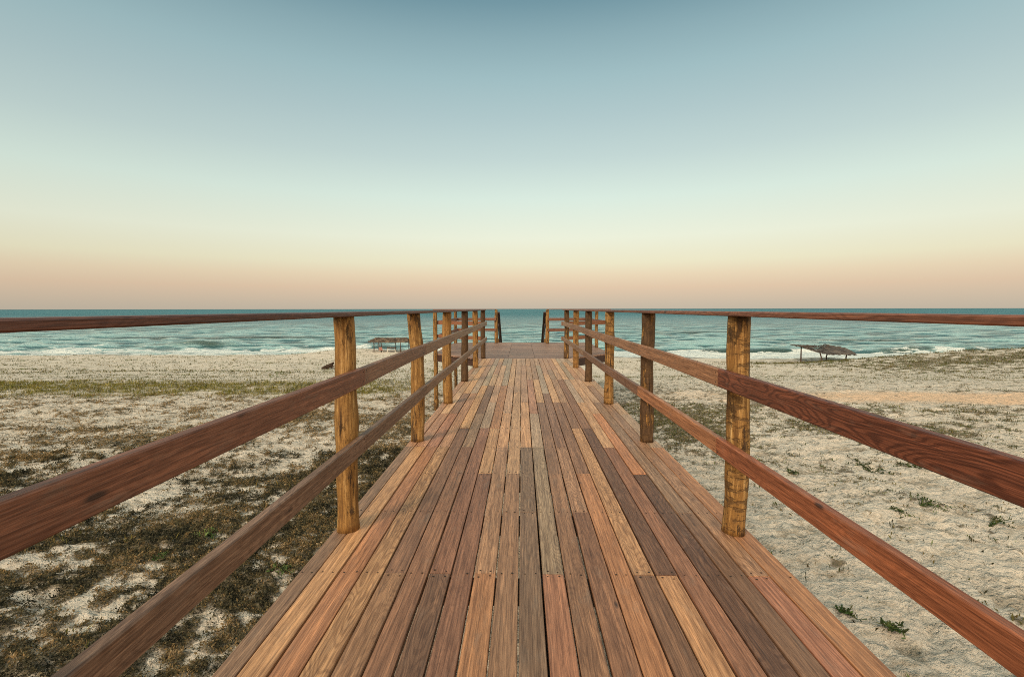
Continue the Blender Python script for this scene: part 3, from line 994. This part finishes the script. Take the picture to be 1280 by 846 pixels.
tl_up = [(C(134, 80, 56), .25), (C(140, 98, 74), .3), (C(150, 112, 84), .2), (C(150, 118, 90), .2), (C(152, 120, 92), .2), (C(150, 122, 96), .2)]
tl_lo = [(C(132, 98, 78), .45), (C(128, 96, 76), .3), (C(138, 104, 80), .2), (C(146, 112, 86), .2), (C(150, 118, 92), .2), (C(150, 118, 92), .2)]
tr_up = [(C(132, 66, 38), 1.0), (C(166, 112, 74), .35), (C(160, 112, 78), .2), (C(158, 112, 80), .2), (C(150, 108, 80), .2), (C(156, 118, 86), .2)]
tr_lo = [(C(164, 88, 48), .30), (C(182, 116, 72), .2), (C(134, 92, 70), .2), (C(130, 92, 70), .2), (C(150, 112, 84), .2), (C(156, 118, 86), .2)]
zl_up = [(.810, .800), (.800, .802), (.802, .806), (.806, .806), (.806, .810), (.810, .810)]
zl_lo = [(.452, .452), (.452, .450), (.450, .452), (.452, .452), (.452, .450), (.450, .45)]
IXL, IXR = -.832, 1.022
def rail_run(side, parent, ix, tu, tlw, zu, zl, px):
    for i in range(6):
        ya = -1.25 if i == 0 else PY[i] + .03 * (1 if i % 2 else -1) + .002
        yb = PY[i + 1] + .03 * (1 if (i + 1) % 2 else -1) - .002
        if i == 5:
            yb = PY[6] + .06
        inx = px[i] + side * 0
        za = px[min(i, 6)] - side * (.0565 + .0175)
        zb = px[i + 1] - side * (.0565 + .0175)
        for (tt, zz, wd) in ((tu, zu, .092), (tlw, zl, .087)):
            b = MB()
            b.board((za, ya, zz[i][0]), (zb, yb, zz[i][1]), (0, 0, 1), wd, .034, tt[i][0], tt[i][1], seg=8, cham=.004, rs=dr, bow=(0, 0, dr.uniform(-.004, .004)))
            for (xn, yn, zn) in ((za, ya + .022, zz[i][0]), (zb, yb - .022, zz[i][1])):
                for dzn in (-.024, .024):
                    b.discx((xn - side * .0171, yn + dr.uniform(-.005, .005), zn + dzn + dr.uniform(-.005, .005)), .0038, -side)
            b.build('rail', [M_rail, M_nail], parent, origin=parent.location)


rail_run(-1, rail_left, IXL, tl_up, tl_lo, zl_up, zl_lo, LX)
zr_up = [(.800, .796), (.796, .80), (.80, .803), (.803, .805), (.805, .806), (.806, .806)]
zr_lo = [(.447, .444), (.444, .445), (.445, .448), (.448, .45), (.45, .45), (.45, .45)]
rail_run(1, rail_right, IXR, tr_up, tr_lo, zr_up, zr_lo, RX)
for parent, side, px, tn_ in ((rail_left, -1, LX, C(104, 58, 42)), (rail_right, 1, RX, C(132, 76, 52))):
    cuts = [-1.25, PY[2] + .02, PY[4] - .02, PY[6] + .07]
    idx = [0, 2, 4, 6]
    for q, (ya, yb) in enumerate(zip(cuts, cuts[1:])):
        b = MB()
        xa, xb = px[idx[q]], px[idx[q + 1]]
        b.board((xa, ya + .001, 1.1235), (xb, yb - .001, 1.1235), (1, 0, 0), .140, .023, tn_, .5, seg=8, cham=.004, rs=dr)
        b.build('top_rail', M_rail, parent, origin=parent.location)

# ------------------------------------------------------------------ viewing platform
PX_, PYN, PYC, PYF = 2.28, 11.15, 12.45, 16.45
platform = thing('viewing_platform', (0, PYN, 0), 'reddish plank viewing platform at the far end of the walkway above the beach', 'platform')
pd = MB()
y = PYN + .004
pr = random.Random(4)
while y < PYF - .05:
    yc = y + .05
    f = min(1, max(0, (yc - PYN) / (PYC - PYN)))
    hw = 1.06 + (PX_ - 1.06) * f + .01
    xs = [-hw, -1.15, -.32, .31, 1.16, hw]
    xs = sorted({max(-hw, min(hw, v)) for v in xs})
    for xa, xb in zip(xs, xs[1:]):
        tv = pr.uniform(.8, 1.15)
        tt = pr.choice([C(150, 112, 92), C(142, 104, 84), C(134, 98, 80), C(156, 118, 94)])
        pd.board((xa + .003, yc, -.015), (xb - .003, yc, -.015 + pr.uniform(-.002, .002)), (0, 1, 0), .094, .030, tuple(c * tv for c in tt), .2, rs=pr, cham=.003)
    y += .1
pd.build('decking', M_deck, platform, origin=platform.location)
fr = MB()
corners = [(-.99, PYN + .03), (-PX_, PYC), (-PX_, PYF - .03), (PX_, PYF - .03), (PX_, PYC), (1.15, PYN + .03)]
for a_, b_ in zip(corners, corners[1:]):
    fr.board((a_[0], a_[1], -.118), (b_[0], b_[1], -.118), (0, 0, 1), .17, .04, C(70, 42, 34), .3, rs=pr)
fr.board((-.99, PYN + .03, -.118), (1.15, PYN + .03, -.118), (0, 0, 1), .16, .04, C(70, 42, 34), .3, rs=pr)
fr.build('frame', M_rail, platform, origin=platform.location)
for yq in (12.6, 14.0, 15.4):
    jb = MB()
    jb.board((-PX_ + .04, yq, -.119), (PX_ - .04, yq, -.119), (0, 0, 1), .15, .05, C(70, 42, 34), .3, rs=pr)
    jb.build('joist', M_rail, platform, origin=platform.location)
for (xq, yq) in ((-1.0, 14.0), (1.0, 14.0), (-1.05, 11.45), (1.05, 11.45)):
    log('pile', xq, yq, float(height(xq, yq, False)) - .4, -.21, .07, platform, .4, .2, seed=int(yq * 7 + xq), sides=12)

for side, lab in ((-1, 'railing round the left half of the far viewing platform'), (1, 'railing round the right half of the far viewing platform')):
    pr_ = thing('platform_railing', (side * 2.2, 12.4, 0), lab, 'railing', 'railings round the viewing platform')
    oy = 0 if side < 0 else -.35
    P_ = [(side * 2.22, 12.35), (side * 2.23, 16.2), (side * .86, 16.25 + oy * .8)]
    for q, (x_, y_) in enumerate(P_[:2]):
        log('post', x_, y_, float(height(x_, y_, False)) - .4, 1.118, .058, pr_, (.25, .45)[q], .5, seed=31 + q + side, sides=14)
    log('post', P_[2][0], P_[2][1], .001, 1.122, .055, pr_, .2, .5, seed=35 + side, sides=14)
    log('post', side * 2.22, 14.3, -.03, 1.118, .05, pr_, .3, .4, seed=36 + side, sides=14)
    start = (side * (1.0 if side > 0 else .96), 11.30)
    run = [start, P_[0], P_[1], P_[2]]
    for q, (a_, b_) in enumerate(zip(run, run[1:])):
        va = np.array([a_[0], a_[1], 0.]); vb = np.array([b_[0], b_[1], 0.])
        for zc, wd in ((.80, .095), (.45, .09)):
            b = MB()
            tt = C(150, 92, 60) if q == 0 else C(124, 76, 56)
            nrm = np.cross((vb - va) / np.linalg.norm(vb - va), (0, 0, 1)) * (.078 * side)
            if q == 2:
                nrm = nrm * 1.0
            b.board(va - nrm + (0, 0, zc), vb - nrm + (0, 0, zc), (0, 0, 1), wd, .032, tt, .3, rs=pr)
            b.build('rail', M_rail, pr_, origin=pr_.location)
        b = MB()
        b.board(va + (0, 0, 1.131), vb + (0, 0, 1.131), np.cross(vb - va, (0, 0, 1)), .12, .022, C(128, 80, 56), .3, rs=pr)
        b.build('top_rail', M_rail, pr_, origin=pr_.location)

# stairs going down to the sand beyond the platform
stairs = thing('staircase', (0, 16.5, 0), 'dark wooden stairs going down to the beach beyond the platform opening', 'stairs')
NSTEP = 12
for s_ in (-1, 1):
    b = MB()
    b.board((s_ * .80, 16.48, 1.03), (s_ * .80, 16.48 + 3.3, 1.03 - 1.98), (1, 0, 0), .11, .035, C(66, 40, 32), .2, rs=pr)
    b.build('handrail', M_rail, stairs, origin=stairs.location)
    b = MB()
    b.board((s_ * .80, 16.5, .60), (s_ * .80, 16.5 + 3.3, .60 - 1.98), (0, 0, 1), .10, .03, C(66, 40, 32), .2, rs=pr)
    b.build('rail', M_rail, stairs, origin=stairs.location)
    b = MB()
    b.board((s_ * .76, 16.49, -.12), (s_ * .76, 16.49 + 3.3, -.12 - 1.98), (0, 0, 1), .2, .05, C(80, 50, 38), .2, rs=pr)
    b.build('stringer', M_rail, stairs, origin=stairs.location)
    for q in range(3):
        yq = 16.62 + q * 1.45
        log('post', s_ * .86, yq, -1.1 - 0.6 * (yq - 16.5), .98 - .6 * (yq - 16.48), .045, stairs, .3, .3, seed=50 + q, sides=12)
for q in range(10):
    b = MB()
    b.board((-.73, 16.66 + q * .3, -.16 - q * .18), (.73, 16.66 + q * .3, -.16 - q * .18), (0, 1, 0), .26, .035, C(120, 84, 64), .2, rs=pr)
    b.build('tread', M_deck, stairs, origin=stairs.location)


# ------------------------------------------------------------------ thatched shelters
def ground(x, y):
    return float(height(x, y))


def thatch(parent, corners, rows_, n, tint_list, seed, sag=.12, thick=.16, ov=.3):
    """corners: four points of the roof plane (front-left, front-right, back-right, back-left); a lath layer under overlapping palm fronds"""
    b = MB()
    rs = random.Random(seed)
    A, B_, C_, D_ = [np.array(c, float) for c in corners]

    def pt(u_, v_):
        p = (A * (1 - u_) + B_ * u_) * (1 - v_) + (D_ * (1 - u_) + C_ * u_) * v_
        p = p.copy()
        p[2] -= sag * 4 * u_ * (1 - u_) * .5
        p[2] += .05 * float(pnoise(u_ * 7 + seed, v_ * 5, seed))
        return p
    # laid body
    m = 14
    for i in range(m):
        for k in range(6):
            u0, u1 = i / m, (i + 1) / m
            v0 = k / 6
            tt = rs.choice(tint_list)
            tv = rs.uniform(.6, 1.2)
            b.board(pt(u0, v0 + .07) + (0, 0, thick * .4), pt(u1 + .02, v0 + .07) + (0, 0, thick * .4), D_ - A, np.linalg.norm(D_ - A) / 6 * 1.1, thick * rs.uniform(.6, .9), tuple(c * tv for c in tt), .3, rs=rs, cham=.03)
    # fronds
    for q in range(n):
        u_, v_ = rs.uniform(-.02, 1.02), rs.uniform(-.03, 1.03)
        p = pt(u_, v_) + (0, 0, thick * rs.uniform(.3, 1.05))
        dv = (D_ - A) / np.linalg.norm(D_ - A)
        du = (B_ - A) / np.linalg.norm(B_ - A)
        ang = rs.gauss(0, .45) + (0 if rs.random() < .7 else 1.4)
        L = rs.uniform(.3, .75)
        q1 = p + (dv * math.cos(ang) + du * math.sin(ang)) * (-L) + (0, 0, rs.uniform(-.14, .05))
        tv = rs.uniform(.5, 1.4)
        tt = rs.choice(tint_list)
        b.board(p, q1, np.cross(q1 - p, (0, 0, 1)), rs.uniform(.03, .10), .012, tuple(c * tv for c in tt), .1, rs=rs)
    return b


# left shelter: low hipped thatch over four posts
sx, sy = -23.6, 86.0
gz = ground(sx, sy)
sh1 = thing('thatched_shelter', (sx, sy, gz), 'low grey brown thatched shelter on the sand hump left of the walkway', 'beach shelter', 'palm thatched shelters by the water')
tl_ = [C(112, 92, 76), C(92, 76, 62), C(126, 106, 86), C(78, 64, 54)]
W1 = 3.55
zr = gz + 1.75
th = MB()
front = thatch(sh1, [(sx - W1, sy - 1.6, zr), (sx + W1, sy - 1.6, zr), (sx + W1 - .7, sy, zr + .62), (sx - W1 + 1.0, sy, zr + .62)], 6, 330, tl_, 3)
front.build('thatch_roof', M_thatch, sh1, origin=sh1.location)
backr = thatch(sh1, [(sx + W1, sy + 1.6, zr), (sx - W1, sy + 1.6, zr), (sx - W1 + 1.0, sy + .05, zr + .62), (sx + W1 - .7, sy + .05, zr + .62)], 6, 200, tl_, 5)
backr.build('thatch_roof', M_thatch, sh1, origin=sh1.location)
for (dx, dy_) in ((-2.6, -1.3), (-1.3, -1.3), (2.1, -1.3), (-2.5, 1.3), (3.0, 1.3), (.6, 1.3)):
    b = MB()
    gz2 = ground(sx + dx, sy + dy_)
    b.tube([(sx + dx, sy + dy_, gz2 - .3), (sx + dx + .03, sy + dy_, gz2 + .9), (sx + dx, sy + dy_, zr + .08)], [.085, .08, .07], C(62, 44, 34), 8)
    b.build('post', M_dark, sh1, origin=sh1.location)
for dy_ in (-1.3, 1.3):
    b = MB()
    b.tube([(sx - W1, sy + dy_, zr + .02), (sx, sy + dy_, zr - .02), (sx + W1, sy + dy_, zr + .02)], [.06, .06, .06], C(62, 44, 34), 8)
    b.build('beam', M_dark, sh1, origin=sh1.location)

# bench and chair under it
bx_, by_ = -23.05, 84.6
gzb = ground(bx_, by_)
bench = thing('bench', (bx_, by_, gzb), 'pale slatted bench under the thatched shelter on the left', 'bench')
b = MB(); b.board((bx_ - .75, by_, gzb + .46), (bx_ + .75, by_, gzb + .46), (0, 1, 0), .42, .05, (.5, .5, .45), 0); b.build('seat', M_white, bench, origin=bench.location)
b = MB(); b.board((bx_ - .75, by_ - .2, gzb + .85), (bx_ + .75, by_ - .2, gzb + .85), (0, 0, 1), .20, .04, (.3, .3, .3), 0); b.build('backrest', M_dark, bench, origin=bench.location)
for dx in (-.68, .68):
    for dy_ in (-.18, .18):
        b = MB(); b.board((bx_ + dx, by_ + dy_, gzb - .06), (bx_ + dx, by_ + dy_, gzb + (.95 if dy_ < 0 else .435)), (1, 0, 0), .07, .07, (.5, .5, .45), 0); b.build('leg', M_white, bench, origin=bench.location)
cx_, cy_ = -24.8, 84.3
gzc = ground(cx_, cy_)
chair = thing('beach_chair', (cx_, cy_, gzc), 'faded red beach chair under the thatched shelter on the left', 'beach chair')
b = MB(); b.board((cx_ - .3, cy_ + .05, gzc + .38), (cx_ + .3, cy_ + .05, gzc + .38), (0, 1, 0), .5, .04, (.5, .2, .2), 0); b.build('seat', M_red, chair, origin=chair.location)
b = MB(); b.board((cx_ - .3, cy_ - .28, gzc + .66), (cx_ + .3, cy_ - .28, gzc + .66), (0, -.3, 1), .58, .03, (.5, .2, .2), 0); b.build('backrest', M_red, chair, origin=chair.location)
for dx in (-.32, .32):
    b = MB(); b.board((cx_ + dx, cy_ - .30, gzc - .05), (cx_ + dx, cy_ + .30, gzc + .42), (0, 1, 0), .05, .05, (.5, .5, .45), 0); b.build('leg', M_white, chair, origin=chair.location)
    b = MB(); b.board((cx_ + dx, cy_ + .30, gzc - .05), (cx_ + dx, cy_ - .22, gzc + .50), (0, 1, 0), .05, .05, (.5, .5, .45), 0); b.build('leg', M_white, chair, origin=chair.location)

# right shelter: flat sagging roof of grey fronds, high at its left corner
SYR = 75.0
pxw = lambda px, yd: (px - 652) / 602 * yd
sh2x = pxw(1025, SYR)
gz = ground(sh2x, SYR)
sh2 = thing('thatched_shelter', (sh2x, SYR, gz), 'open grey shelter with a sagging flat frond roof right of the walkway', 'beach shelter', 'palm thatched shelters by the water')
zat = lambda py, yd: EYE - (py - 386) / 602 * yd
A = (pxw(995, 75), 75.0, zat(432.6, 75))
B_ = (pxw(1024, 72.5), 72.5, zat(441.5, 72.5))
B2 = (pxw(1060, 76), 76.0, zat(441.8, 76))
C_ = (pxw(1055, 80), 80.0, zat(436.3, 80))
D_ = (pxw(1031, 80), 80.0, zat(431.5, 80))
tg = [C(98, 90, 84), C(82, 76, 72), C(112, 102, 92), C(70, 64, 62)]
b1 = thatch(sh2, [A, B_, (D_[0], D_[1], D_[2]), (A[0] + 1.3, 79.5, D_[2] + .05)], 5, 260, tg, 7, sag=.08, thick=.12)
b1.build('frond_roof', M_thatch, sh2, origin=sh2.location)
b2 = thatch(sh2, [B_, B2, C_, D_], 5, 260, tg, 9, sag=.05, thick=.12)
b2.build('frond_roof', M_thatch, sh2, origin=sh2.location)
for (px_, yd, ptop, bend) in ((998.5, 75.0, 434.0, .0), (1023.5, 73.0, 441.5, .22), (1030, 79.0, 440.5, -.28), (1054, 76.5, 441.0, -.1)):
    xg = pxw(px_, yd)
    zg = ground(xg, yd)
    zt = zat(ptop, yd)
    b = MB()
    b.tube([(xg + .0, yd, zg - .3), (xg + bend * .2, yd, zg + (zt - zg) * .5), (xg - bend, yd, zt + .1)], [.11, .10, .08], C(66, 50, 40), 8, rough=.15)
    b.build('post', M_dark, sh2, origin=sh2.location)
for a_, c_ in ((A, B_), (B_, B2), (A, D_), (D_, C_), (B2, C_)):
    b = MB()
    b.tube([np.array(a_) - (0, 0, .02), np.array(c_) - (0, 0, .02)], [.06, .05], C(66, 50, 40), 8)
    b.build('beam', M_dark, sh2, origin=sh2.location)
b = MB()
b.tube([(B2[0] - 1.5, 76, B2[2] + .35), (pxw(1065, 76), 76, zat(444.0, 76))], [.07, .05], C(58, 44, 38), 8)
b.build('pole', M_dark, sh2, origin=sh2.location)

# ------------------------------------------------------------------ driftwood stump left of the first post
dx0, dy0 = -21.15, 52.0
gz = ground(dx0, dy0)
b = MB()
rs = random.Random(3)
b.tube([(dx0 - .7, dy0, gz + .05), (dx0 - .2, dy0 + .1, gz + .25), (dx0 + .35, dy0, gz + .45), (dx0 + .6, dy0, gz + .75)], [.16, .24, .22, .10], sides=9, rough=.4)
for q in range(8):
    a = rs.uniform(0, 6.28)
    p0 = (dx0 + rs.uniform(-.3, .4), dy0, gz + rs.uniform(.1, .4))
    b.tube([p0, (p0[0] + .35 * math.cos(a), dy0 - .1, p0[2] + .25 * abs(math.sin(a))), (p0[0] + .65 * math.cos(a), dy0 - .15, p0[2] + .35 * math.sin(a) * .9)], [.09, .06, .025], sides=6, rough=.3)
o = b.build('driftwood_stump', M_stump, None)
tag(o, 'dark driftwood stump with broken roots on the sand beside the nearest left post', 'driftwood')


# ------------------------------------------------------------------ creeping plants on the open sand
def px_ground(px, py):
    """where on the beach the eye line through a measured spot meets the sand"""
    m = cam.matrix_world
    dloc = Vector(((px - 640) / 602, -(py - 423) / 602, -1))
    dw = (m.to_3x3() @ dloc).normalized()
    t = 1.0
    for _ in range(4000):
        p = Vector((0, 0, EYE)) + dw * t
        if p.z < ground(p.x, p.y):
            return p
        t += .01 if t < 12 else .05
    return p


gcol = [C(62, 78, 40), C(48, 62, 34), C(84, 98, 52)]


def creeper(name, px, py, spread, nst, ang0, angw, leafn, label, seed, upright=.25, tone=1.0, group=None):
    p = px_ground(px, py)
    rs = random.Random(seed)
    root = thing(name, (p.x, p.y, ground(p.x, p.y)), label, 'plant', group)
    st, lf = MB(), MB()
    for k in range(nst):
        a = R(ang0) + rs.uniform(-angw, angw)
        L = spread * rs.uniform(.5, 1.1)
        x, y_ = p.x, p.y
        pts_ = []
        n_ = 8
        for i in range(n_ + 1):
            f = i / n_
            z = ground(x, y_) + .008 + upright * L * math.sin(f * 2.4) * .5
            pts_.append((x, y_, z))
            a += rs.gauss(0, .22)
            x += math.cos(a) * L / n_
            y_ += math.sin(a) * L / n_
        st.tube(pts_, [.0035 * (1 - .6 * i / n_) for i in range(n_ + 1)], tuple(c * tone for c in rs.choice(gcol)), 5)
        for q in range(leafn):
            i = rs.uniform(.15, 1) * n_
            i0 = min(n_ - 1, int(i))
            c0 = np.array(pts_[i0]) + (np.array(pts_[i0 + 1]) - np.array(pts_[i0])) * (i - i0)
            la = rs.uniform(0, 6.28)
            ll = rs.uniform(.018, .040)
            tip = c0 + np.array((math.cos(la) * ll, math.sin(la) * ll, rs.uniform(.0, .03)))
            lf.board(c0, tip, (-math.sin(la), math.cos(la), rs.uniform(-.5, .5)), ll * .35, .0012, tuple(c * tone * rs.uniform(.7, 1.3) for c in rs.choice(gcol)), .1, rs=rs, cham=.0003)
    st.build('stems', M_veg, root, origin=root.location)
    lf.build('leaves', M_veg, root, origin=root.location)


creeper('creeping_plant', 1150, 632, .42, 9, 10, .8, 14, 'large creeping green plant trailing over sand at far right, below upper rail', 2, .12)
creeper('creeping_plant', 1130, 640, .22, 5, 170, .5, 10, 'short tip of green runner pointing left on the sand at the right', 12, .12)
creeper('creeping_plant', 1236, 660, .26, 6, -10, .9, 12, 'thin green sprig with a long runner near the right frame edge', 4, .2)
creeper('creeping_plant', 1050, 765, .14, 8, 20, 1.4, 8, 'dark green curling plant against the right edge of the walkway', 5, .15, .9)
creeper('grass_tuft', 1116, 786, .085, 12, 60, 3.1, 8, 'small bushy dark green tuft beneath the lower right rail', 6, .5, 1.0)
creeper('creeping_plant', 986, 592, .24, 6, 0, 1.5, 12, 'small bright green plant just right of the nearest right post', 7, .15)
creeper('creeping_plant', 1078, 582, .45, 12, 0, 3.1, 16, 'flat green mat of leaves on sand, left one of a pair', 8, .05, .8)
creeper('creeping_plant', 1136, 583, .36, 10, 0, 3.1, 16, 'flat green mat of leaves on sand, right one of a pair', 9, .05, .8)
creeper('leafy_weed', 258, 672, .14, 12, 90, 3.1, 14, 'bright green leafy weed in the brown ground cover between the left rails', 10, .5, 1.9)
creeper('leafy_weed', 200, 700, .10, 8, 90, 3.1, 10, 'smaller pale green weed in the ground cover below the bright one', 11, .4, 1.7)
creeper('leafy_weed', 355, 715, .14, 10, 30, 3.1, 12, 'light green weed in the strip between lower left rail and walkway', 13, .3, 1.6)
